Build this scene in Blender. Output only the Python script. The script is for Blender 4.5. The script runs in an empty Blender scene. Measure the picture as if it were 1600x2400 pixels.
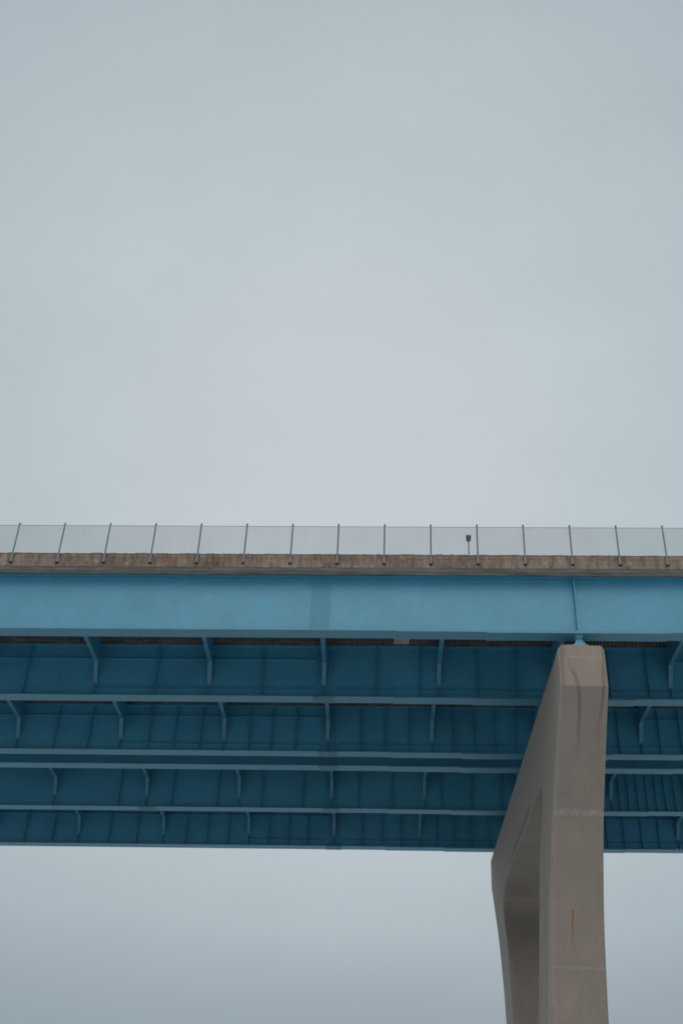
import bpy, bmesh, math, random
from mathutils import Matrix, Vector

random.seed(7)
scene = bpy.context.scene
COL = scene.collection

# ------------------------------------------------------------------ camera
F_PX, PITCH, ROLL, YAW = 2547.435, 0.6050913, 0.0477713, -0.0435318
CAM_Z = 1.7
cy, sy, cp, sp = math.cos(YAW), math.sin(YAW), math.cos(PITCH), math.sin(PITCH)
fwd = Vector((sy * cp, cy * cp, sp))
rgt = Vector((cy, -sy, 0))
upv = rgt.cross(fwd)
cr, sr = math.cos(ROLL), math.sin(ROLL)
r2, u2 = rgt * cr + upv * sr, upv * cr - rgt * sr
cam_data = bpy.data.cameras.new("camera")
cam = bpy.data.objects.new("camera", cam_data)
COL.objects.link(cam)
cam.matrix_world = Matrix(((r2.x, u2.x, -fwd.x, 0), (r2.y, u2.y, -fwd.y, 0),
                           (r2.z, u2.z, -fwd.z, CAM_Z), (0, 0, 0, 1)))
cam_data.sensor_fit = 'HORIZONTAL'
cam_data.sensor_width = 24.0
cam_data.lens = F_PX / 1600 * 24.0
cam_data.clip_start = 0.1
cam_data.clip_end = 5000
scene.camera = cam

# ------------------------------------------------------------------ exposure
scene.view_settings.view_transform = 'Standard'
scene.view_settings.look = 'None'
scene.view_settings.exposure = 0.0
scene.view_settings.gamma = 1.0
scene.view_settings.use_curve_mapping = False
scene.cycles.filter_width = 1.75
scene.cycles.max_bounces = 8
scene.cycles.diffuse_bounces = 5
scene.cycles.transparent_max_bounces = 12

# ------------------------------------------------------------------ sun and sky
SUN_EL, SUN_AZ = math.radians(30), math.radians(180)      # azimuth from +Y towards +X
sun_data = bpy.data.lights.new("sun", 'SUN')
sun_data.energy = 0.57
sun_data.angle = math.radians(34)
sun_data.color = (1.0, 0.97, 0.93)
sun = bpy.data.objects.new("sun", sun_data)
COL.objects.link(sun)
sdir = Vector((math.sin(SUN_AZ) * math.cos(SUN_EL), math.cos(SUN_AZ) * math.cos(SUN_EL), math.sin(SUN_EL)))
sun.rotation_euler = sdir.to_track_quat('Z', 'Y').to_euler()
sun.location = sdir * 200

world = bpy.data.worlds.new("World")
scene.world = world
world.use_nodes = True
wt = world.node_tree
wt.nodes.clear()


def N(t, typ, **kw):
    n = t.nodes.new(typ)
    for k, v in kw.items():
        setattr(n, k, v)
    return n


def setin(n, **kw):
    for k, v in kw.items():
        n.inputs[k.replace('_', ' ')].default_value = v


def ramp(t, src, stops, interp='LINEAR'):
    n = N(t, 'ShaderNodeValToRGB')
    n.color_ramp.interpolation = interp
    el = n.color_ramp.elements
    while len(el) < len(stops):
        el.new(0.5)
    for e, (p, c) in zip(el, stops):
        e.position = p
        e.color = (c, c, c, 1) if not isinstance(c, tuple) else (*c, 1)
    t.links.new(src, n.inputs['Fac'])
    return n.outputs['Color']


def math_n(t, op, a, b=None, clamp=False):
    n = N(t, 'ShaderNodeMath', operation=op, use_clamp=clamp)
    for i, v in enumerate((a, b)):
        if v is None:
            continue
        if isinstance(v, (int, float)):
            n.inputs[i].default_value = v
        else:
            t.links.new(v, n.inputs[i])
    return n.outputs[0]


def mix_c(t, fac, a, b, blend='MIX'):
    n = N(t, 'ShaderNodeMix', data_type='RGBA', blend_type=blend)
    n.clamp_factor = True
    for i, v in ((0, fac), (6, a), (7, b)):
        if isinstance(v, (int, float)):
            n.inputs[i].default_value = v
        elif isinstance(v, tuple):
            n.inputs[i].default_value = (*v, 1)
        else:
            t.links.new(v, n.inputs[i])
    return n.outputs[2]


def noise(t, vec, scale, detail=4, rough=0.55, stretch=None):
    if stretch:
        m = N(t, 'ShaderNodeMapping')
        m.inputs['Scale'].default_value = stretch
        t.links.new(vec, m.inputs['Vector'])
        vec = m.outputs[0]
    n = N(t, 'ShaderNodeTexNoise')
    setin(n, Scale=scale, Detail=detail, Roughness=rough)
    t.links.new(vec, n.inputs['Vector'])
    return n.outputs['Fac']


# overcast sky: a high even cloud sheet (elevation gradient, faint soft cloud) over the daylight sky
tc = N(wt, 'ShaderNodeTexCoord')
sep = N(wt, 'ShaderNodeSeparateXYZ')
wt.links.new(tc.outputs['Generated'], sep.inputs[0])
elev = math_n(wt, 'ARCSINE', sep.outputs['Z'])
e01 = math_n(wt, 'DIVIDE', elev, math.pi / 2, True)
cloud = ramp(wt, e01, [(0.0, (0.46, 0.50, 0.52)), (0.08, (0.52, 0.56, 0.585)), (0.22, (0.56, 0.605, 0.635)),
                       (0.36, (0.58, 0.63, 0.66)), (0.46, (0.515, 0.57, 0.605)), (0.60, (0.39, 0.45, 0.477)),
                       (1.0, (0.42, 0.47, 0.50))], 'B_SPLINE')
cn = noise(wt, tc.outputs['Generated'], 2.6, 3, 0.5, (1, 1, 2.2))
cn2 = ramp(wt, cn, [(0.3, 0.978), (0.7, 1.026)])
cloud2 = mix_c(wt, 1.0, cloud, cn2, 'MULTIPLY')
# unseen sky at the sides made brighter, as fill for pier side and undersides
hor = math_n(wt, 'SQRT', math_n(wt, 'ADD', math_n(wt, 'MULTIPLY', sep.outputs['X'], sep.outputs['X']),
                                math_n(wt, 'ADD', math_n(wt, 'MULTIPLY', sep.outputs['Y'], sep.outputs['Y']), 1e-5)))
azc = math_n(wt, 'DIVIDE', sep.outputs['Y'], hor)
thin = ramp(wt, math_n(wt, 'ADD', math_n(wt, 'MULTIPLY', azc, -0.5), 0.5), [(0.06, 0.55), (0.30, 1.6), (0.55, 1.35), (0.8, 0.5)])
cloud2 = mix_c(wt, 1.0, cloud2, thin, 'MULTIPLY')
# a radial patch put into the sky colour, imitating lens falloff
dotn = N(wt, 'ShaderNodeVectorMath', operation='DOT_PRODUCT')
wt.links.new(tc.outputs['Generated'], dotn.inputs[0])
PEL, PAZ = math.radians(36.5), math.radians(-2.5)
dotn.inputs[1].default_value = (math.sin(PAZ) * math.cos(PEL), math.cos(PAZ) * math.cos(PEL), math.sin(PEL))
ang = math_n(wt, 'DIVIDE', math_n(wt, 'ARCCOSINE', math_n(wt, 'MINIMUM', dotn.outputs['Value'], 1.0)), math.radians(50), True)


def srgb(*c):
    return tuple(((v / 255 + 0.055) / 1.055) ** 2.4 * 0.564 for v in c)


vignette = ramp(wt, ang, [(0.0, srgb(198, 207, 213)), (8 / 50, srgb(195, 204, 210)), (16 / 50, srgb(187, 198, 204)),
                       (20 / 50, srgb(183, 194, 200)), (24 / 50, srgb(177, 189, 195)), (30 / 50, srgb(169, 181, 188)),
                       (38 / 50, srgb(160, 173, 181))], 'CARDINAL')
low = ramp(wt, e01, [(7 / 90, (0.70, 0.74, 0.76)), (10.3 / 90, (0.80, 0.825, 0.84)), (13.7 / 90, (0.95, 0.955, 0.96)), (17.5 / 90, (1, 1, 1))], 'LINEAR')
vignette = mix_c(wt, 1.0, vignette, low, 'MULTIPLY')
cn3 = ramp(wt, noise(wt, tc.outputs['Generated'], 6.5, 4, 0.55, (1, 1, 1.8)), [(0.32, 0.982), (0.68, 1.02)])
vignette = mix_c(wt, 1.0, mix_c(wt, 1.0, vignette, cn2, 'MULTIPLY'), cn3, 'MULTIPLY')
cloud2 = mix_c(wt, ramp(wt, ang, [(33 / 50, 1.0), (48 / 50, 0.0)]), cloud2, vignette)
nish = N(wt, 'ShaderNodeTexSky', sky_type='NISHITA')
nish.sun_disc = False
nish.sun_elevation = SUN_EL
nish.sun_rotation = SUN_AZ
nish.air_density = 1.5
nish.dust_density = 3.0
bg1 = N(wt, 'ShaderNodeBackground')
bg1.inputs['Strength'].default_value = 0.05
wt.links.new(nish.outputs[0], bg1.inputs['Color'])
bg2 = N(wt, 'ShaderNodeBackground')
bg2.inputs['Strength'].default_value = 1 / 0.55
wt.links.new(cloud2, bg2.inputs['Color'])
mx = N(wt, 'ShaderNodeMixShader')
mx.inputs[0].default_value = 0.94
wt.links.new(bg1.outputs[0], mx.inputs[1])
wt.links.new(bg2.outputs[0], mx.inputs[2])
wo = N(wt, 'ShaderNodeOutputWorld')
wt.links.new(mx.outputs[0], wo.inputs['Surface'])

# ------------------------------------------------------------------ place data (metres, camera at the origin, z counted from camera height)
GRADE = 0.022927                       # the bridge climbs to the right
ZF = 21.679                            # underside of the bottom flanges
GY = [40.243, 46.830, 53.417, 55.191, 61.778, 68.365]   # six girder webs
GDZ = [0.0, 0.0773, 0.0713, 0.0122, 0.0199, -0.0663]
ZTOP = 24.40                           # top of girders
DTOP = [0, 0, -0.12, -0.12, -0.05, 0]  # and how much lower it is on some
ZSOF = 24.60                           # ribbed soffit
X0, X1 = -60.0, 80.0
XB, SB = -13.317, 5.4163                # cross girder pitch
PIER_X = 8.33


def wz(x, z):
    return z + CAM_Z + GRADE * x


# ------------------------------------------------------------------ helpers
def link(o, parent=None):
    COL.objects.link(o)
    if parent is not None:
        o.parent = parent
        o.matrix_parent_inverse = Matrix.Translation(WORLD_LOC[parent.name]).inverted()
    WORLD_LOC[o.name] = o.location.copy()
    return o


WORLD_LOC = {}


def empty(name, loc, label, cat, group=None):
    o = bpy.data.objects.new(name, None)
    o.empty_display_size = 0.3
    o.location = loc
    link(o)
    o['label'] = label
    o['category'] = cat
    if group:
        o['group'] = group
    return o


class MB:
    """collects shapes for one mesh; shear=True lets the bridge's grade lift x"""

    def __init__(self, shear=False):
        self.bm = bmesh.new()
        self.shear = shear

    def v(self, p):
        x, y, z = p
        return self.bm.verts.new((x, y, z + (GRADE * x if self.shear else 0)))

    def box(self, x0, x1, y0, y1, z0, z1):
        vs = [self.v((x, y, z)) for x in (x0, x1) for y in (y0, y1) for z in (z0, z1)]
        for f in ((0, 1, 3, 2), (4, 6, 7, 5), (0, 4, 5, 1), (2, 3, 7, 6), (0, 2, 6, 4), (1, 5, 7, 3)):
            self.bm.faces.new([vs[i] for i in f])

    def prism_x(self, poly, x0, x1, nx=1):
        """poly of (y, z) extruded along x"""
        rings = []
        for i in range(nx + 1):
            x = x0 + (x1 - x0) * i / nx
            rings.append([self.v((x, y, z)) for y, z in poly])
        n = len(poly)
        for a, b in zip(rings, rings[1:]):
            for i in range(n):
                self.bm.faces.new((a[i], a[(i + 1) % n], b[(i + 1) % n], b[i]))
        self.bm.faces.new(rings[0][::-1])
        self.bm.faces.new(rings[-1])

    def tube(self, p0, p1, r0, r1=None, n=14, cap=True):
        r1 = r0 if r1 is None else r1
        p0, p1 = Vector(p0), Vector(p1)
        q = (p1 - p0).to_track_quat('Z', 'Y')
        rings = []
        for p, r in ((p0, r0), (p1, r1)):
            rings.append([self.v(p + q @ Vector((r * math.cos(2 * math.pi * k / n), r * math.sin(2 * math.pi * k / n), 0)))
                          for k in range(n)])
        a, b = rings
        for k in range(n):
            self.bm.faces.new((a[k], a[(k + 1) % n], b[(k + 1) % n], b[k]))
        if cap:
            self.bm.faces.new(a[::-1])
            self.bm.faces.new(b)

    def mesh(self, name, mat, bevel=0):
        bm = self.bm
        if bevel:
            bmesh.ops.bevel(bm, geom=bm.edges[:], offset=bevel, segments=2, affect='EDGES', profile=0.5)
        bmesh.ops.recalc_face_normals(bm, faces=bm.faces[:])
        me = bpy.data.meshes.new(name)
        bm.to_mesh(me)
        bm.free()
        me.materials.append(mat)
        return me

    def build(self, name, mat, parent=None, loc=(0, 0, 0), bevel=0):
        return put(name, self.mesh(name, mat, bevel), parent, loc)


def put(name, me, parent=None, loc=(0, 0, 0)):
    o = bpy.data.objects.new(name, me)
    o.location = loc
    return link(o, parent)


# ------------------------------------------------------------------ materials
def new_mat(name):
    m = bpy.data.materials.new(name)
    m.use_nodes = True
    t = m.node_tree
    return m, t, t.nodes['Principled BSDF']


def pos(t):
    return N(t, 'ShaderNodeNewGeometry').outputs['Position']


def bump(t, bsdf, h, strength, dist=0.02):
    b = N(t, 'ShaderNodeBump')
    setin(b, Strength=strength, Distance=dist)
    t.links.new(h, b.inputs['Height'])
    t.links.new(b.outputs[0], bsdf.inputs['Normal'])


def paint_mat(name, c, var=0.16, rough=0.5):
    m, t, b = new_mat(name)
    p = pos(t)
    lo = tuple(v * (1 - var) for v in c)
    hi = tuple(min(1, v * (1 + var)) for v in c)
    big = noise(t, p, 0.55, 5, 0.6)
    col = mix_c(t, ramp(t, big, [(0.32, 0.0), (0.68, 1.0)]), lo, hi)
    streak = noise(t, p, 1.0, 5, 0.6, (3.2, 3.2, 0.35))
    col = mix_c(t, math_n(t, 'MULTIPLY', ramp(t, streak, [(0.5, 0.0), (0.78, 1.0)]), 0.28), col,
                tuple(v * 0.72 + 0.03 for v in c))
    fine = noise(t, p, 14.0, 3, 0.6)
    col = mix_c(t, 1.0, col, ramp(t, fine, [(0.3, 0.93), (0.7, 1.07)]), 'MULTIPLY')
    t.links.new(col, b.inputs['Base Color'])
    b.inputs['Roughness'].default_value = rough
    b.inputs['Specular IOR Level'].default_value = 0.75
    bump(t, b, big, 0.12, 0.05)
    return m


PAINT = paint_mat("blue_paint", (0.064, 0.298, 0.44), 0.09)
PAINT_FL = paint_mat("blue_paint_dusty", (0.060, 0.24, 0.34), 0.08)
PAINT_BOLT = paint_mat("blue_paint_bolted", (0.060, 0.279, 0.413), 0.08)
PAINT_FB = paint_mat("blue_paint_flange_splice", (0.085, 0.225, 0.30), 0.1)


def concrete(name, c, stain, stretch, amount, fine_amt=0.12, rough=0.9, big_amt=0.13):
    m, t, b = new_mat(name)
    p = pos(t)
    big = noise(t, p, 0.7, 6, 0.6)
    col = mix_c(t, ramp(t, big, [(0.3, 0.0), (0.7, 1.0)]), tuple(v * (1 - big_amt) for v in c), tuple(v * (1 + big_amt) for v in c))
    st = noise(t, p, 1.0, 7, 0.68, stretch)
    col = mix_c(t, math_n(t, 'MULTIPLY', ramp(t, st, [(0.42, 0.0), (0.66, 1.0)]), amount), col, stain)
    fine = noise(t, p, 22.0, 4, 0.7)
    col = mix_c(t, 1.0, col, ramp(t, fine, [(0.25, 1 - fine_amt), (0.75, 1 + fine_amt)]), 'MULTIPLY')
    t.links.new(col, b.inputs['Base Color'])
    b.inputs['Roughness'].default_value = rough
    b.inputs['Specular IOR Level'].default_value = 0.2
    bump(t, b, fine, 0.35, 0.01)
    return m, t, b, col, p


FASCIA, ft, fb, fcol, fp = concrete("stained_concrete", (0.285, 0.215, 0.168), (0.12, 0.078, 0.055), (3.2, 3.2, 0.75), 0.8)
# pale runs and a dirty upper rim that stay with the concrete
pale = noise(ft, fp, 1.0, 5, 0.7, (3.2, 3.2, 1.9))
bigf = noise(ft, fp, 0.45, 3, 0.5)
fcol = mix_c(ft, 1.0, fcol, ramp(ft, bigf, [(0.35, 0.78), (0.65, 1.12)]), 'MULTIPLY')
fc2 = mix_c(ft, math_n(ft, 'MULTIPLY', ramp(ft, pale, [(0.52, 0.0), (0.66, 1.0)]), 0.75), fcol, (0.40, 0.305, 0.235))
sx = N(ft, 'ShaderNodeSeparateXYZ')
ft.links.new(fp, sx.inputs[0])
zl = math_n(ft, 'SUBTRACT', math_n(ft, 'SUBTRACT', sx.outputs['Z'], CAM_Z), math_n(ft, 'MULTIPLY', sx.outputs['X'], GRADE))
edge_n = math_n(ft, 'MULTIPLY', math_n(ft, 'SUBTRACT', noise(ft, fp, 3.0, 5, 0.7), 0.5), 0.22)
rim = ramp(ft, math_n(ft, 'ADD', math_n(ft, 'SUBTRACT', zl, 24.4), edge_n), [(0.56, 0.0), (0.70, 1.0)])
fc3 = mix_c(ft, math_n(ft, 'MULTIPLY', rim, 0.75), fc2, (0.10, 0.07, 0.055))
under = ramp(ft, math_n(ft, 'SUBTRACT', sx.outputs['Y'], 39.25), [(0.105, 0.0), (0.125, 1.0)])  # underside: cleaner concrete, lightened to make up for weak bounce light
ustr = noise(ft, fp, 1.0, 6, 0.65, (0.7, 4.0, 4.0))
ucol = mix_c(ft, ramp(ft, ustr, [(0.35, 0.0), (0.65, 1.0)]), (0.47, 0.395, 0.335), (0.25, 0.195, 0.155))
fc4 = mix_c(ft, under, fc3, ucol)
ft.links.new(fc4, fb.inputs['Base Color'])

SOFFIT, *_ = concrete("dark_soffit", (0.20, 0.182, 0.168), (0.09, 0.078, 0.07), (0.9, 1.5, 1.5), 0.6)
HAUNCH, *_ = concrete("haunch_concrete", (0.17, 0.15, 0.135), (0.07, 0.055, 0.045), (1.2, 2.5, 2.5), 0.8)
PALE, *_ = concrete("pale_concrete", (0.58, 0.53, 0.49), (0.26, 0.19, 0.16), (3.0, 0.5, 0.5), 0.5)
ROAD, *_ = concrete("asphalt", (0.05, 0.05, 0.05), (0.035, 0.035, 0.035), (1, 1, 1), 0.5)


def pier_mat():
    m, t, b, col, p = concrete("pier_concrete", (0.322, 0.264, 0.222), (0.275, 0.236, 0.205), (1.6, 1.6, 0.12), 0.6, 0.06, 0.9, 0.06)
    s = N(t, 'ShaderNodeSeparateXYZ')
    t.links.new(p, s.inputs[0])
    X, Y, Z = s.outputs
    zz = math_n(t, 'SUBTRACT', math_n(t, 'SUBTRACT', Z, CAM_Z), GRADE * PIER_X)
    front = math_n(t, 'LESS_THAN', Y, 49.0)
    onface = math_n(t, 'MULTIPLY', front, ramp(t, math_n(t, 'SUBTRACT', X, 7.0), [(0.26, 0.0), (0.42, 1.0)]))
    wob = math_n(t, 'MULTIPLY', math_n(t, 'SUBTRACT', noise(t, p, 2.2, 4, 0.6), 0.5), 0.16)
    rag = noise(t, p, 9.0, 4, 0.7)

    # fine upright board marks
    bd = noise(t, p, 1.0, 2, 0.5, (9.0, 9.0, 0.05))
    col = mix_c(t, 1.0, col, ramp(t, bd, [(0.35, 0.975), (0.65, 1.02)]), 'MULTIPLY')
    # dark runs on the side
    rn = noise(t, p, 1.0, 5, 0.65, (1.9, 1.9, 0.16))
    col = mix_c(t, math_n(t, 'MULTIPLY', ramp(t, rn, [(0.60, 0.0), (0.72, 1.0)]), math_n(t, 'ADD', math_n(t, 'MULTIPLY', math_n(t, 'LESS_THAN', X, 7.42), 0.5), 0.06)), col, (0.125, 0.118, 0.108))

    # rusty brown edge along the bottom of the cap beam's side, and dark runs above it
    sidef = math_n(t, 'LESS_THAN', X, 7.42)
    col = mix_c(t, math_n(t, 'MULTIPLY', sidef, 0.4), col, (0.345, 0.325, 0.30))
    dz_ = math_n(t, 'ABSOLUTE', math_n(t, 'SUBTRACT', math_n(t, 'ADD', zz, math_n(t, 'MULTIPLY', wob, 1.5)), 17.85))
    eb = math_n(t, 'SUBTRACT', 1.0, math_n(t, 'DIVIDE', dz_, 0.22), True)
    ylim = ramp(t, math_n(t, 'DIVIDE', Y, 100.0), [(0.495, 0.0), (0.51, 1.0), (0.555, 1.0), (0.60, 0.0)])
    eb = math_n(t, 'MULTIPLY', math_n(t, 'MULTIPLY', eb, sidef), ylim)
    col = mix_c(t, math_n(t, 'MULTIPLY', eb, 0.55), col, (0.13, 0.085, 0.06))

    def seam(col, z, half, c, amt):
        d = math_n(t, 'ABSOLUTE', math_n(t, 'SUBTRACT', math_n(t, 'ADD', zz, wob), z))
        k = math_n(t, 'SUBTRACT', 1.0, math_n(t, 'DIVIDE', d, half), True)
        k = math_n(t, 'MULTIPLY', k, ramp(t, rag, [(0.38, 0.1), (0.62, 1.0)]))
        return mix_c(t, math_n(t, 'MULTIPLY', math_n(t, 'MULTIPLY', k, amt), onface), col, c)

    col = seam(col, 20.45, 0.05, (0.40, 0.36, 0.33), 0.7)
    col = seam(col, 15.28, 0.15, (0.50, 0.45, 0.40), 0.75)
    col = seam(col, 9.95, 0.075, (0.44, 0.39, 0.345), 0.6)

    def streak(col, pts, width, c, amt):
        """pts: (z, x, strength) from low to high"""
        z0, z1 = pts[0][0], pts[-1][0]
        f = math_n(t, 'DIVIDE', math_n(t, 'SUBTRACT', zz, z0), z1 - z0, True)
        xs = ramp(t, f, [((a - z0) / (z1 - z0), (x - 7.0) / 3.0) for a, x, _ in pts])
        st = ramp(t, f, [((a - z0) / (z1 - z0), k) for a, _, k in pts])
        xc = math_n(t, 'ADD', math_n(t, 'MULTIPLY', xs, 3.0), 7.0)
        d = math_n(t, 'ABSOLUTE', math_n(t, 'SUBTRACT', math_n(t, 'ADD', X, math_n(t, 'MULTIPLY', wob, 0.4)), xc))
        k = math_n(t, 'SUBTRACT', 1.25, math_n(t, 'DIVIDE', d, width), True)
        k = math_n(t, 'MULTIPLY', math_n(t, 'MULTIPLY', k, st), front)
        k = math_n(t, 'MULTIPLY', k, ramp(t, rag, [(0.25, 0.55), (0.65, 1.0)]))
        return mix_c(t, math_n(t, 'MULTIPLY', k, amt), col, c)

    brown = (0.15, 0.082, 0.052)
    col = streak(col, [(16.6, 8.18, 0), (18.3, 8.17, 0.8), (18.9, 8.13, 1), (19.35, 8.03, 0.9), (19.75, 7.95, 0.8), (20.0, 7.92, 0)], 0.085, brown, 0.65)
    col = streak(col, [(19.7, 7.95, 0), (19.72, 7.9, 0.8), (19.92, 7.82, 0.7), (20.4, 7.72, 0.4), (20.9, 7.55, 0.3)], 0.05, brown, 0.6)
    col = streak(col, [(17.3, 8.95, 0), (18.1, 8.97, 0.5), (18.6, 9.04, 0.9), (19.3, 9.08, 1), (19.9, 9.11, 0.9), (20.5, 9.17, 0.6), (21, 9.2, 0.7)], 0.075, brown, 0.6)
    col = streak(col, [(18.9, 7.50, 0), (19.4, 7.5, 0.5), (20.2, 7.5, 0.7), (20.6, 7.52, 1), (20.95, 7.52, 0.6)], 0.10, brown, 0.5)
    col = streak(col, [(10.5, 8.12, 0), (11.1, 8.14, 0.55), (11.6, 8.15, 1), (11.95, 8.16, 1), (11.99, 8.16, 0)], 0.042, (0.33, 0.085, 0.02), 0.97)
    col = streak(col, [(9.6, 8.12, 0), (10.6, 8.13, 0.5), (11.5, 8.15, 0.4), (11.8, 8.16, 0)], 0.12, (0.32, 0.19, 0.12), 0.45)
    # small pock marks
    vor = N(t, 'ShaderNodeTexVoronoi')
    setin(vor, Scale=2.3, Randomness=1.0)
    t.links.new(p, vor.inputs['Vector'])
    pk = ramp(t, vor.outputs['Distance'], [(0.05, 1.0), (0.085, 0.0)])
    col = mix_c(t, math_n(t, 'MULTIPLY', pk, 0.45), col, (0.10, 0.085, 0.075))
    t.links.new(col, b.inputs['Base Color'])
    return m


PIER = pier_mat()


def simple(name, c, rough=0.5, metal=0.0, spec=0.4):
    m, t, b = new_mat(name)
    p = pos(t)
    n1 = noise(t, p, 6.0, 4, 0.6)
    col = mix_c(t, n1, tuple(v * 0.8 for v in c), tuple(min(1, v * 1.2) for v in c))
    t.links.new(col, b.inputs['Base Color'])
    b.inputs['Roughness'].default_value = rough
    b.inputs['Metallic'].default_value = metal
    b.inputs['Specular IOR Level'].default_value = spec
    return m


GALV = simple("galvanised_steel", (0.17, 0.21, 0.225), 0.55, 0.25)
GALV_DARK = simple("dark_steel", (0.05, 0.055, 0.055), 0.6, 0.2)
LAMP_GREY = simple("lamp_grey", (0.68, 0.69, 0.66), 0.6)
LAMP_LENS = simple("lamp_lens", (0.62, 0.61, 0.55), 0.35)
MOSS = simple("dirt_and_moss", (0.10, 0.10, 0.085), 0.95)
BEAR = paint_mat("bearing_paint", (0.15, 0.37, 0.46), 0.1)
MORTAR = simple("pale_mortar", (0.42, 0.39, 0.36), 0.9)

# translucent fence screen
SCREEN = bpy.data.materials.new("translucent_screen")
SCREEN.use_nodes = True
t = SCREEN.node_tree
t.nodes.clear()
tr = N(t, 'ShaderNodeBsdfTransparent')
df = N(t, 'ShaderNodeBsdfDiffuse')
p_ = pos(t)
sn = noise(t, p_, 1.2, 4, 0.6, (1.0, 1.0, 0.5))
t.links.new(ramp(t, sn, [(0.3, (0.87, 0.875, 0.87)), (0.7, (0.895, 0.90, 0.895))]), tr.inputs['Color'])
setin(df, Color=(0.32, 0.32, 0.33, 1))
ms = N(t, 'ShaderNodeMixShader')
ms.inputs[0].default_value = 0.03
t.links.new(tr.outputs[0], ms.inputs[1])
t.links.new(df.outputs[0], ms.inputs[2])
om = N(t, 'ShaderNodeOutputMaterial')
t.links.new(ms.outputs[0], om.inputs['Surface'])

GROUND = bpy.data.materials.new("gravel_ground")
GROUND.use_nodes = True
t = GROUND.node_tree
b = t.nodes['Principled BSDF']
p_ = pos(t)
g1 = noise(t, p_, 0.05, 6, 0.6)
g2 = noise(t, p_, 9.0, 5, 0.7)
gc = mix_c(t, ramp(t, g1, [(0.35, 0.0), (0.65, 1.0)]), (0.455, 0.48, 0.495), (0.535, 0.555, 0.565))
gc = mix_c(t, 1.0, gc, ramp(t, g2, [(0.25, 0.75), (0.75, 1.25)]), 'MULTIPLY')
t.links.new(gc, b.inputs['Base Color'])
b.inputs['Roughness'].default_value = 0.95
bump(t, b, g2, 0.5, 0.03)

# ------------------------------------------------------------------ ground
g = MB()
R_G = 2500
n_g = 24
vs = [[g.v((-R_G + 2 * R_G * i / n_g, -R_G + 2 * R_G * j / n_g, 0)) for j in range(n_g + 1)] for i in range(n_g + 1)]
for i in range(n_g):
    for j in range(n_g):
        g.bm.faces.new((vs[i][j], vs[i + 1][j], vs[i + 1][j + 1], vs[i][j + 1]))
go = g.build('ground', GROUND)
go['kind'] = 'structure'

# ------------------------------------------------------------------ bridges
Z0 = CAM_Z                     # bridge meshes are sheared, so only the camera height is added
bridges = [
    empty('girder_bridge', (PIER_X, 46.8, wz(PIER_X, ZF)),
          'nearer blue steel girder bridge with brown stained concrete edge, carrying the screen fence', 'bridge'),
    empty('girder_bridge', (PIER_X, 61.8, wz(PIER_X, ZF)),
          'farther blue steel girder bridge, running alongside behind the first one', 'bridge')]

# shared meshes, girder local: y from the web, z from the underside of the bottom flange
FW = 0.6935 / 2
HW = ZTOP - ZF
# flange thickens downward in steps around the pier
STEPS = [(X0, -21.0, 0.0), (-21.0, 0.80, 0.0), (0.80, 4.51, 0.03), (4.51, 12.04, 0.065), (12.04, 15.8, 0.03), (15.8, X1, 0.0)]


def bottom_flange_mesh():
    m = MB(True)
    for x0, x1, d in STEPS:
        m.box(x0, x1, -FW, FW, -d, 0.035)
    return m.mesh('bottom_flange', PAINT_FL)


def web_mesh(holes=(), d=0.0):
    HW = ZTOP - ZF + d
    m = MB(True)
    x = X0
    for a, b_ in holes:
        m.box(x, a, -0.009, 0.009, 0.035, HW - 0.035)
        m.box(a, b_, -0.009, 0.009, 0.17, HW - 0.035)
        m.box(a, b_, -0.009, 0.009, 0.035, 0.105)
        x = b_
    m.box(x, X1, -0.009, 0.009, 0.035, HW - 0.035)
    return m.mesh('girder', PAINT)


def top_flange_mesh():
    m = MB(True)
    m.box(X0, X1, -0.25, 0.25, HW - 0.035, HW)
    return m.mesh('top_flange', PAINT)


def hexbolt(m, x, y, z, axis, r=0.021, h=0.024):
    vs0, vs1 = [], []
    for k in range(6):
        a = math.pi / 3 * k
        c, s_ = r * math.cos(a), r * math.sin(a)
        if axis == 'y':
            vs0.append(m.v((x + c, y, z + s_)))
            vs1.append(m.v((x + c * 0.9, y - h, z + s_ * 0.9)))
        else:
            vs0.append(m.v((x + c, y + s_, z)))
            vs1.append(m.v((x + c * 0.9, y + s_ * 0.9, z - h)))
    for k in range(6):
        m.bm.faces.new((vs0[k], vs0[(k + 1) % 6], vs1[(k + 1) % 6], vs1[k]))
    m.bm.faces.new(vs1)


SPX = -2.455


def splice_mesh(xc):
    m = MB(True)
    hw_ = 0.43
    m.box(xc - hw_, xc + hw_, -0.024, -0.009, 0.12, HW - 0.16)
    z = 0.17
    while z < HW - 0.2:
        for i in range(5):
            for sgn in (-1, 1):
                hexbolt(m, xc + sgn * (0.045 + 0.082 * i), -0.024, z, 'y')
        z += 0.088
    return m.mesh('splice_plate', PAINT_BOLT)


def flange_splice_mesh(xc, hw_=0.5):
    m = MB(True)
    m.box(xc - hw_, xc + hw_, -FW + 0.012, FW - 0.012, -0.022, -0.002)
    for i in range(6):
        for sgn in (-1, 1):
            for yy in (-0.27, -0.18, -0.09, 0.09, 0.18, 0.27):
                hexbolt(m, xc + sgn * (0.06 + 0.08 * i), yy, -0.022, 'z')
    return m.mesh('flange_splice', PAINT_FB)


def plain_stiffener(depth, thick, z1=None):
    m = MB()
    m.box(-thick / 2, thick / 2, -depth, -0.009, 0.035, (z1 or HW - 0.035))
    return m.mesh('stiffener', PAINT)


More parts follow.
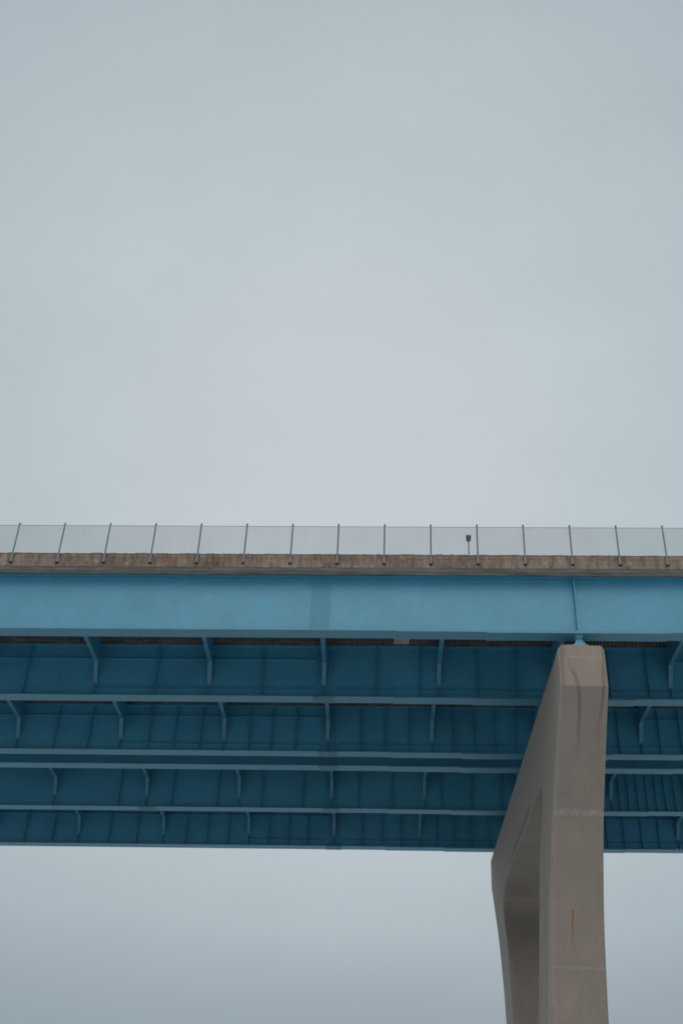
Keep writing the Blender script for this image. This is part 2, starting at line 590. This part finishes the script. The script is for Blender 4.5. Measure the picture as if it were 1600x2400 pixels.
ME_BF, ME_TF, ME_WEB = bottom_flange_mesh(), top_flange_mesh(), web_mesh()
ME_WEB_H = web_mesh([(19.035, 19.105), (19.205, 19.275)])
ME_SP, ME_FSP = splice_mesh(SPX), flange_splice_mesh(SPX)
ME_ST, ME_ST_BIG = plain_stiffener(0.20, 0.022), plain_stiffener(0.30, 0.03)

STIFF = {0: [],
         1: [-1.5, -.62, .53, 1.46, 2.46, 2.83, 3.33, 3.66, 4.48, 4.81, 5.5],
         2: [-1.64, -1.31, -.64, -.31, .27, .52, .77, 1.24, 1.46, 1.69, 2.32, 2.55, 2.78, 3.2, 3.4, 3.6, 3.8, 4.2, 4.4, 4.6, 4.79,
             5.18, 5.38, 5.58],
         3: [],
         4: [-.3, .28, .77, 1.25, 1.69, 2.29, 2.65, 3.18, 3.5, 3.83, 4.2, 4.4, 4.6, 4.8, 5.09, 5.185, 5.285, 5.385, 5.48, 5.58, 5.68,
             5.78, 5.88],
         5: [-1.63, -1.3, -.64, -.31, .27, .52, .76, 1.24, 1.47, 1.69, 2.33, 2.56, 2.78, 3.2, 3.4, 3.6, 3.81, 4.2, 4.4, 4.6, 4.8,
             5.18, 5.38, 5.58, 5.78, 6.2]}
# longitudinal stiffeners: (height above flange underside, x from, x to)
xj = lambda j: XB + SB * j
SP0, SP1 = SPX - 0.5, SPX + 0.5
LONG = {0: [], 3: [], 4: [],
        1: [(2.0, X0, SP0), (2.0, xj(5), X1), (0.49, xj(0), SP0), (0.49, SP1, X1)],
        2: [(2.0, X0, SP0), (2.0, xj(5), X1), (0.49, xj(0), SP0), (0.49, SP1, X1)],
        5: [(2.0, X0, SP0), (2.0, xj(4.2), X1), (0.49, xj(1), SP0), (0.49, SP1, X1)]}

girders = []
for k in range(6):
    br = bridges[k // 3]
    loc = (0, GY[k], ZF + GDZ[k] + Z0)
    gd = put('girder', ME_WEB_H if k == 5 else (web_mesh((), DTOP[k]) if DTOP[k] else ME_WEB), br, loc)
    girders.append(gd)
    put('bottom_flange', ME_BF, gd, loc)
    put('top_flange', ME_TF, gd, (0, GY[k], loc[2] + DTOP[k]))
    put('splice_plate', ME_SP, gd, loc)
    if k:
        put('flange_splice', ME_FSP, gd, loc)
    if k == 4:
        put('flange_splice', flange_splice_mesh(-13.18, 0.57), gd, loc)
    for j in STIFF[k]:
        x = -13.317 + 5.4163 * j
        put('stiffener', ME_ST, gd, (x, GY[k], loc[2] + GRADE * x))
    if k == 0:
        x = 8.30
        put('stiffener', ME_ST_BIG, gd, (x, GY[k], loc[2] + GRADE * x))
    for z, a, b_ in LONG[k]:
        m = MB(True)
        m.box(a, b_, -0.15, -0.009, z, z + 0.016)
        m.build('longitudinal_stiffener', PAINT, gd, loc)

# cross girders between neighbouring girders of one bridge
KNEE, KNEE_D = 23.335 - ZF, 0.62      # underside of the shallow cross girder, and where its knee starts
TB = 22.40 - ZF                       # foot of the knee on the web


def cross_meshes():
    span = 6.587
    e = 0.009
    m = MB()
    m.prism_x([(e, HW + 0.15), (e, TB), (KNEE_D, KNEE), (span - KNEE_D, KNEE), (span - e, TB), (span - e, HW + 0.15)], -0.006, 0.006)
    web = m.mesh('cross_girder', PAINT)
    path = [(e, TB), (KNEE_D, KNEE), (span - KNEE_D, KNEE), (span - e, TB)]
    m = MB()
    lower = [(y, z - 0.022) for y, z in path]
    w = 0.098
    n4 = len(path)
    q = [[m.v((sx_ * w, y, z)) for y, z in (path if up else lower)] for up in (0, 1) for sx_ in (-1, 1)]
    ll, lr, ul, ur = q
    for i in range(n4 - 1):
        m.bm.faces.new((ll[i], lr[i], lr[i + 1], ll[i + 1]))
        m.bm.faces.new((ul[i], ul[i + 1], ur[i + 1], ur[i]))
        m.bm.faces.new((ll[i], ll[i + 1], ul[i + 1], ul[i]))
        m.bm.faces.new((lr[i], ur[i], ur[i + 1], lr[i + 1]))
    m.bm.faces.new((ll[0], ul[0], ur[0], lr[0]))
    m.bm.faces.new((ll[-1], lr[-1], ur[-1], ul[-1]))
    fl = m.mesh('flange', PAINT_FL)
    sts = []
    for y0, s in ((0.0, 1), (span, -1)):
        m = MB()
        ya, yb = sorted((y0 + s * e, y0 + s * 0.19))
        m.box(-0.010, 0.010, ya, yb, 0.035, TB - 0.03)
        sts.append(m.mesh('stiffener', PAINT))
    return web, fl, sts


CW, CF, CS = cross_meshes()
for k in (0, 1, 3, 4):
    br = bridges[k // 3]
    dz = (GDZ[k] + GDZ[k + 1]) / 2 if k else GDZ[1] * 0.7
    for j in range(-4, 10):
        x = xj(j)
        loc = (x, GY[k], ZF + GDZ[k + 1] + Z0 + GRADE * x)
        c = put('cross_girder', CW, br, loc)
        put('flange', CF, c, loc)
        for s in CS:
            put('stiffener', s, c, loc)


# decks: slab with edge beams, haunches, ribbed soffit sheets, plain closure strips
def deck(br, ks, y_front, y_back):
    parts = MB(True)
    ya, yb = GY[ks[0]], GY[ks[-1]]
    parts.box(X0, X1, y_front + 0.42, y_back - 0.42, ZSOF + 0.11 + Z0, 24.95 + Z0)
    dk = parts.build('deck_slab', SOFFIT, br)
    m = MB(True)
    m.box(X0, X1, y_front + 0.42, y_back - 0.42, 24.955 + Z0, 25.0 + Z0)
    m.build('road_surface', ROAD, dk)
    # edge beams with a drip nose and a shallow groove along the face
    for yf, s in ((y_front, 1), (y_back, -1)):
        z = lambda v: v + Z0
        poly = [(0.0, 24.40), (0.0, 24.825), (0.012, 24.83), (0.012, 24.85), (0.0, 24.855), (0.0, 25.06), (0.02, 25.08), (0.30, 25.08),
                (0.42, 25.0), (0.42, 24.62), (0.92, 24.60), (0.92, 24.435), (0.34, 24.435), (0.31, 24.41), (0.305, 24.375), (0.18, 24.37),
                (0.16, 24.39)]
        m = MB(True)
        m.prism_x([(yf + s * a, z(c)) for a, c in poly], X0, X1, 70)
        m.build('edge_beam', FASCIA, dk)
    for k in ks:
        zt = ZTOP + GDZ[k] + DTOP[k] + 0.003
        m = MB(True)
        y0, y1 = GY[k] - 0.24, GY[k] + 0.24
        if k == ks[0]:
            y0 = y_front + 0.925
        if k == ks[-1]:
            y1 = y_back - 0.925
        m.prism_x([(y0, zt + Z0), (y1, zt + Z0), (y1 + 0.03, ZSOF + 0.108 + Z0), (y0 - 0.03 if k != ks[0] else y0, ZSOF + 0.108 + Z0)], X0, X1, 1)
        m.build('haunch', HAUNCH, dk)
    pitch = 0.165
    for k in ks[:-1]:
        ra, rb = GY[k] + 0.275, GY[k + 1] - 0.275
        m = MB(True)
        x = -36.0
        prof = []
        while x < 46:
            prof += [(x, ZSOF), (x + 0.06, ZSOF), (x + 0.085, ZSOF + 0.1), (x + 0.14, ZSOF + 0.1)]
            x += pitch
        va = [m.v((a, ra, c + Z0)) for a, c in prof]
        vb = [m.v((a, rb, c + Z0)) for a, c in prof]
        for i in range(len(prof) - 1):
            m.bm.faces.new((va[i], va[i + 1], vb[i + 1], vb[i]))
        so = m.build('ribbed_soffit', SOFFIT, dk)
        m = MB(True)
        x = -24.0
        while x < 30:
            if random.random() < 0.8:
                w = random.uniform(0.02, 0.045)
                m.box(x + 0.112 - w, x + 0.112 + w, rb - 0.05, rb - 0.005, ZSOF + random.uniform(0.0, 0.02) + Z0, ZSOF + 0.045 + Z0)
            x += pitch
        m.build('rib_end_plugs', PALE, so)
        m = MB(True)
        wx = 0.74 if k == 0 else 1.05
        m.box(0.78, 0.78 + wx, ra, rb - 0.0, ZSOF - 0.045 + Z0, ZSOF + 0.108 + Z0)
        m.build('closure_strip', PALE, dk)
    return dk


deck(bridges[0], [0, 1, 2], 39.343, 54.20)
deck(bridges[1], [3, 4, 5], 54.40, 69.27)

# ragged line of dirt and moss along the top of the near edge beam
m = MB(True)
x = -24.0
while x < 26:
    w = random.uniform(0.05, 0.35)
    h = random.uniform(0.004, 0.022)
    y0 = 39.36 + random.uniform(0, 0.015)
    m.box(x, x + w, y0, y0 + 0.1, 25.078 + Z0, 25.08 + h + Z0)
    x += w + random.choice((0.0, 0.0, 0.02, 0.08))
m.build('moss_fringe', MOSS, bridges[0])

# ------------------------------------------------------------------ pier
HWX = lambda z: 0.94 + max(0.0, 20.0 - z) * 0.021
BASE = -CAM_Z - GRADE * PIER_X
outer_half = [(14.4, 21.0), (14.42, 20.2), (14.36, 19.2), (13.6, 18.4), (12.75, 17.5), (11.75, 16.4), (10.75, 15.3), (9.82, 13.95), (9.0, 12.6),
              (8.45, 11.6), (8.02, 10.56), (7.5, 9.2), (7.1, 8.0), (6.6, 6.0), (6.25, 4.0), (6.0, 2.0), (5.9, BASE)]
_tail = [(5.84, 12.9), (5.35, 11.4), (4.8, 10.1), (4.25, 8.7), (3.7, 7.0), (3.1, 5.2), (2.0, 3.8), (0.0, 3.3)]
inner_near = [(0.0, 17.55), (3.0, 17.55), (6.2, 17.52), (7.9, 17.40), (8.08, 17.2), (8.1, 16.9), (7.9, 16.3), (7.1, 15.5), (6.35, 14.2)] + _tail
inner_far = [(0.0, 17.55), (3.0, 17.55), (5.6, 17.5), (7.2, 17.3), (7.88, 16.98), (8.0, 16.5), (7.75, 15.85), (7.15, 15.0), (6.4, 13.95)] + _tail
YC = 54.2


def resample(pts, n):
    L = [0]
    for a, b_ in zip(pts, pts[1:]):
        L.append(L[-1] + math.dist(a, b_))
    out = []
    for i in range(n + 1):
        d = L[-1] * i / n
        k = max(j for j in range(len(pts)) if L[j] <= d + 1e-9)
        if k == len(pts) - 1:
            out.append(pts[-1])
            continue
        f = (d - L[k]) / (L[k + 1] - L[k])
        out.append(tuple(pts[k][q] + f * (pts[k + 1][q] - pts[k][q]) for q in (0, 1)))
    return out


def loop_from(half):                     # near half runs down, far half back up
    near = [(YC - a, z) for a, z in half]
    far = [(YC + a, z) for a, z in half]
    return near, far


def smooth_half(pts, fixed):
    """Chaikin corner cutting, keeping the named corners"""
    for _ in range(2):
        out = [pts[0]]
        for a, b_ in zip(pts, pts[1:]):
            q = (a[0] * .75 + b_[0] * .25, a[1] * .75 + b_[1] * .25)
            r = (a[0] * .25 + b_[0] * .75, a[1] * .25 + b_[1] * .75)
            if a in fixed:
                out.append(a) if out[-1] != a else None
            else:
                out.append(q)
            if b_ not in fixed:
                out.append(r)
        out.append(pts[-1])
        pts = out
    return pts


keep = {(14.4, 21.0), (14.36, 19.2), (5.9, BASE)}
oh = smooth_half(outer_half, keep)
ih, ihf = (smooth_half(q, {(0.0, 17.55), (0.0, 3.3)}) for q in (inner_near, inner_far))
# closed outer loop: top centre -> near edge -> base -> far edge -> top centre ; the inner one matches it point for point
NH = 90
top_run = [(a, 21.0) for a in (0.0, 4.0, 8.0, 12.0)]
oh_r = resample(top_run + oh + [(3.0, BASE), (0.0, BASE)], NH)
# keep the two crisp corners exact
for c in ((14.4, 21.0), (14.36, 19.2), (5.9, BASE)):
    i = min(range(len(oh_r)), key=lambda q: math.dist(oh_r[q], c))
    oh_r[i] = c
ih_r, ihf_r = resample(ih, NH), resample(ihf, NH)
outer = [(YC - a, z) for a, z in oh_r] + [(YC + a, z) for a, z in oh_r[-2:0:-1]]
inner = [(YC - a, z) for a, z in ih_r] + [(YC + a, z) for a, z in ihf_r[-2:0:-1]]


def inset(loop, d):
    """move each point to the inside of a loop (counter-clockwise or not) by d"""
    n = len(loop)
    area = sum(loop[i][0] * loop[(i + 1) % n][1] - loop[(i + 1) % n][0] * loop[i][1] for i in range(n))
    s = 1 if area > 0 else -1
    out = []
    for i in range(n):
        p0, p1, p2 = loop[i - 1], loop[i], loop[(i + 1) % n]
        nx = ny = 0
        ns = []
        for a, b_ in ((p0, p1), (p1, p2)):
            dx, dy = b_[0] - a[0], b_[1] - a[1]
            l = math.hypot(dx, dy) or 1
            ns.append((-dy / l * s, dx / l * s))
        nx, ny = ns[0][0] + ns[1][0], ns[0][1] + ns[1][1]
        l2 = nx * nx + ny * ny
        k = 2 / l2 if l2 > 0.3 else 1
        out.append((p1[0] + nx * d * k, p1[1] + ny * d * k))
    return out


CH = 0.13
o_in = inset(outer, CH)
i_in = inset(inner, -0.015)
pm = MB()
PZ = CAM_Z + GRADE * PIER_X


def ring(loop, off, sgn):
    return [pm.bm.verts.new((PIER_X + sgn * (HWX(z) - off), y, z + PZ)) for y, z in loop]


rings = [ring(outer, CH, -1), ring(o_in, 0, -1), ring(i_in, 0, -1), ring(inner, 0.015, -1),
         ring(inner, 0.015, 1), ring(i_in, 0, 1), ring(o_in, 0, 1), ring(outer, CH, 1)]
rings.append(rings[0])
for a, b_ in zip(rings, rings[1:]):
    n = len(a)
    for i in range(n):
        pm.bm.faces.new((a[i], a[(i + 1) % n], b_[(i + 1) % n], b_[i]))
pier = empty('bridge_pier', (PIER_X, YC, 0.0),
             'tan concrete flared pier with two legs, holding up both blue bridges', 'bridge pier')
pm.build('pier_shaft', PIER, pier)

# bearings on top of the pier, one under each girder
ZPT = 21.0
for k in range(6):
    zb, zt = ZPT + PZ, ZF + GDZ[k] - 0.067 + PZ
    H = zt - zb
    xc = 8.34
    cxy = (xc, GY[k])
    m = MB()
    # flared rocker base: a ribbed frustum
    def frust(m, w0, d0, z0, w1, d1, z1):
        a = [m.v((xc + sx_ * w0, GY[k] + sy_ * d0, z0)) for sx_, sy_ in ((-1, -1), (1, -1), (1, 1), (-1, 1))]
        b2 = [m.v((xc + sx_ * w1, GY[k] + sy_ * d1, z1)) for sx_, sy_ in ((-1, -1), (1, -1), (1, 1), (-1, 1))]
        for i in range(4):
            m.bm.faces.new((a[i], a[(i + 1) % 4], b2[(i + 1) % 4], b2[i]))
        m.bm.faces.new(a[::-1])
        m.bm.faces.new(b2)
    zbase = zb + 0.045
    frust(m, 0.33, 0.30, zbase, 0.33, 0.30, zbase + 0.03)
    frust(m, 0.29, 0.26, zbase + 0.03, 0.10, 0.13, zb + H * 0.70)
    for dx in (-0.2, 0.0, 0.2):                      # ribs on the sloping front
        p = [(dx, -0.28, zbase + 0.03), (dx * 0.35, -0.15, zb + H * 0.70)]
        for (a, b2) in (p,):
            w = 0.014
            v = [m.v((xc + p[0][0] - w, GY[k] - 0.25, p[0][2])), m.v((xc + p[0][0] + w, GY[k] - 0.25, p[0][2])),
                 m.v((xc + p[1][0] + w, GY[k] - 0.12, p[1][2])), m.v((xc + p[1][0] - w, GY[k] - 0.12, p[1][2])),
                 m.v((xc + p[0][0] - w, GY[k] - 0.30, p[0][2])), m.v((xc + p[0][0] + w, GY[k] - 0.30, p[0][2])),
                 m.v((xc + p[1][0] + w, GY[k] - 0.165, p[1][2])), m.v((xc + p[1][0] - w, GY[k] - 0.165, p[1][2]))]
            for f in ((4, 5, 6, 7), (0, 4, 7, 3), (1, 2, 6, 5), (2, 3, 7, 6), (0, 1, 5, 4), (0, 3, 2, 1)):
                m.bm.faces.new([v[i] for i in f])
    for sx_ in (-0.29, 0.29):
        for sy_ in (-0.26, 0.26):
            m.tube((xc + sx_, GY[k] + sy_, zbase + 0.03), (xc + sx_, GY[k] + sy_, zbase + 0.09), 0.022, n=8)
    be = m.build('bearing', BEAR, pier)
    m = MB()
    m.tube((xc - 0.13, GY[k], zb + H * 0.76), (xc + 0.13, GY[k], zb + H * 0.76), 0.05)
    m.build('rocker_pin', BEAR, be)
    m = MB()
    frust(m, 0.09, 0.13, zb + H * 0.80, 0.12, 0.2, zb + H * 0.90)
    frust(m, 0.16, 0.22, zb + H * 0.903, 0.16, 0.22, zt - 0.002)
    m.build('upper_plate', BEAR, be)
    m = MB()
    m.box(xc - 0.62, xc + 0.30, GY[k] - 0.39, GY[k] + 0.36, zb - 0.01, zb + 0.043)
    m.build('mortar_bed', MORTAR, be, bevel=0.01)

# ------------------------------------------------------------------ fence
fence = empty('screen_fence', (0, 39.36, wz(0, 24.53)),
              'row of slim grey steel posts with hazy see-through panels along the concrete edge', 'fence')
YPOST = 39.30
ZPT_, ZPB = 26.58, 24.55


def post_mesh():
    m = MB()
    m.tube((0, 0, 0.0), (0, 0, 1.99), 0.038, n=16)
    m.tube((0, 0, 0.03), (0, 0, 0.40), 0.062, n=16)
    m.tube((0, 0, 1.99), (0, 0, 2.03), 0.049, 0.04, n=16)
    return m.mesh('post', GALV)


def foot_mesh():
    m = MB()
    m.box(-0.075, 0.075, -0.02, 0.042, -0.005, 0.045)
    m.tube((0.0, -0.05, 0.02), (0.0, -0.02, 0.02), 0.026, n=8)
    m.tube((-0.05, -0.05, 0.02), (-0.05, -0.02, 0.02), 0.016, n=6)
    m.tube((0.05, -0.05, 0.02), (0.05, -0.02, 0.02), 0.016, n=6)
    return m.mesh('base_bracket', GALV_DARK)


def collar_mesh():
    m = MB()
    m.box(-0.095, 0.095, -0.03, 0.042, 0.40, 0.425)
    m.tube((0, 0, 0.40), (0, 0, 0.44), 0.08, n=16)
    m.box(-0.055, 0.055, 0.02, 0.042, 0.02, 0.42)
    return m.mesh('clamp', GALV)


PM, FM, KM = post_mesh(), foot_mesh(), collar_mesh()


def panel_mesh():
    m = MB(True)
    m.box(0.025, 1.975, -0.004, 0.004, 0.0, 1.395)
    return m.mesh('screen_panel', SCREEN)


def rail_mesh():
    m = MB(True)
    m.box(0.025, 1.975, -0.008, 0.008, 1.395, 1.407)
    return m.mesh('top_edge', GALV)


PN, RL = panel_mesh(), rail_mesh()
for i in range(-4, 21):
    x = -15.8014 + 2 * i
    loc = (x, YPOST, wz(x, ZPB))
    p = put('post', PM, fence, loc)
    put('base_bracket', FM, p, loc)
    put('clamp', KM, p, loc)
    if i < 20:
        l2 = (x, YPOST + 0.075, wz(x, 25.115))
        q = put('screen_panel', PN, fence, l2)
        put('top_edge', RL, q, l2)

# ------------------------------------------------------------------ street lamp
LX, LY = 5.22, 53.75
lamp = empty('street_lamp', (LX, LY, 25.08 + Z0 + GRADE * LX),
             'small grey street lamp on a thin pole seen through the fence panels', 'street lamp')
zt = 35.18 + Z0 + GRADE * 5.2
zb = 25.08 + Z0 + GRADE * LX
m = MB()
m.tube((LX, LY, zb), (LX, LY, zt - 0.03), 0.055, 0.033, n=14)
m.tube((LX, LY, zb), (LX, LY, zb + 0.03), 0.14, 0.14, n=14)
m.build('pole', GALV, lamp)
m = MB()
outline = []
hw_, L = 0.142, 0.72
for k in range(13):
    a = math.pi * k / 12
    outline.append((hw_ * math.cos(a), -0.26 + 0.26 + 0.05 - 0.27 + 0.27 * math.sin(a)))
outline = [(x, y) for x, y in outline] + [(-hw_, -L + 0.09), (-hw_ * 0.93, -L + 0.04), (hw_ * 0.93, -L + 0.04), (hw_, -L + 0.09)]
turn = math.radians(-5.0)
outline = [(x * math.cos(turn) - y * math.sin(turn), x * math.sin(turn) + y * math.cos(turn)) for x, y in outline]
lo = [m.v((LX + x, LY + y, zt)) for x, y in outline]
mi = [m.v((LX + x, LY + y, zt + 0.06)) for x, y in outline]
hi = [m.v((LX + x * 0.7, LY + y * 0.8 - 0.05, zt + 0.11)) for x, y in outline]
n = len(lo)
for a, b_ in ((lo, mi), (mi, hi)):
    for i in range(n):
        m.bm.faces.new((a[i], a[(i + 1) % n], b_[(i + 1) % n], b_[i]))
m.bm.faces.new(lo[::-1])
m.bm.faces.new(hi)
head = m.build('lamp_head', LAMP_GREY, lamp)
m = MB()
m.box(LX - 0.115, LX + 0.115, LY - 0.62, LY - 0.26, zt - 0.012, zt - 0.001)
m.build('lens', LAMP_LENS, head)
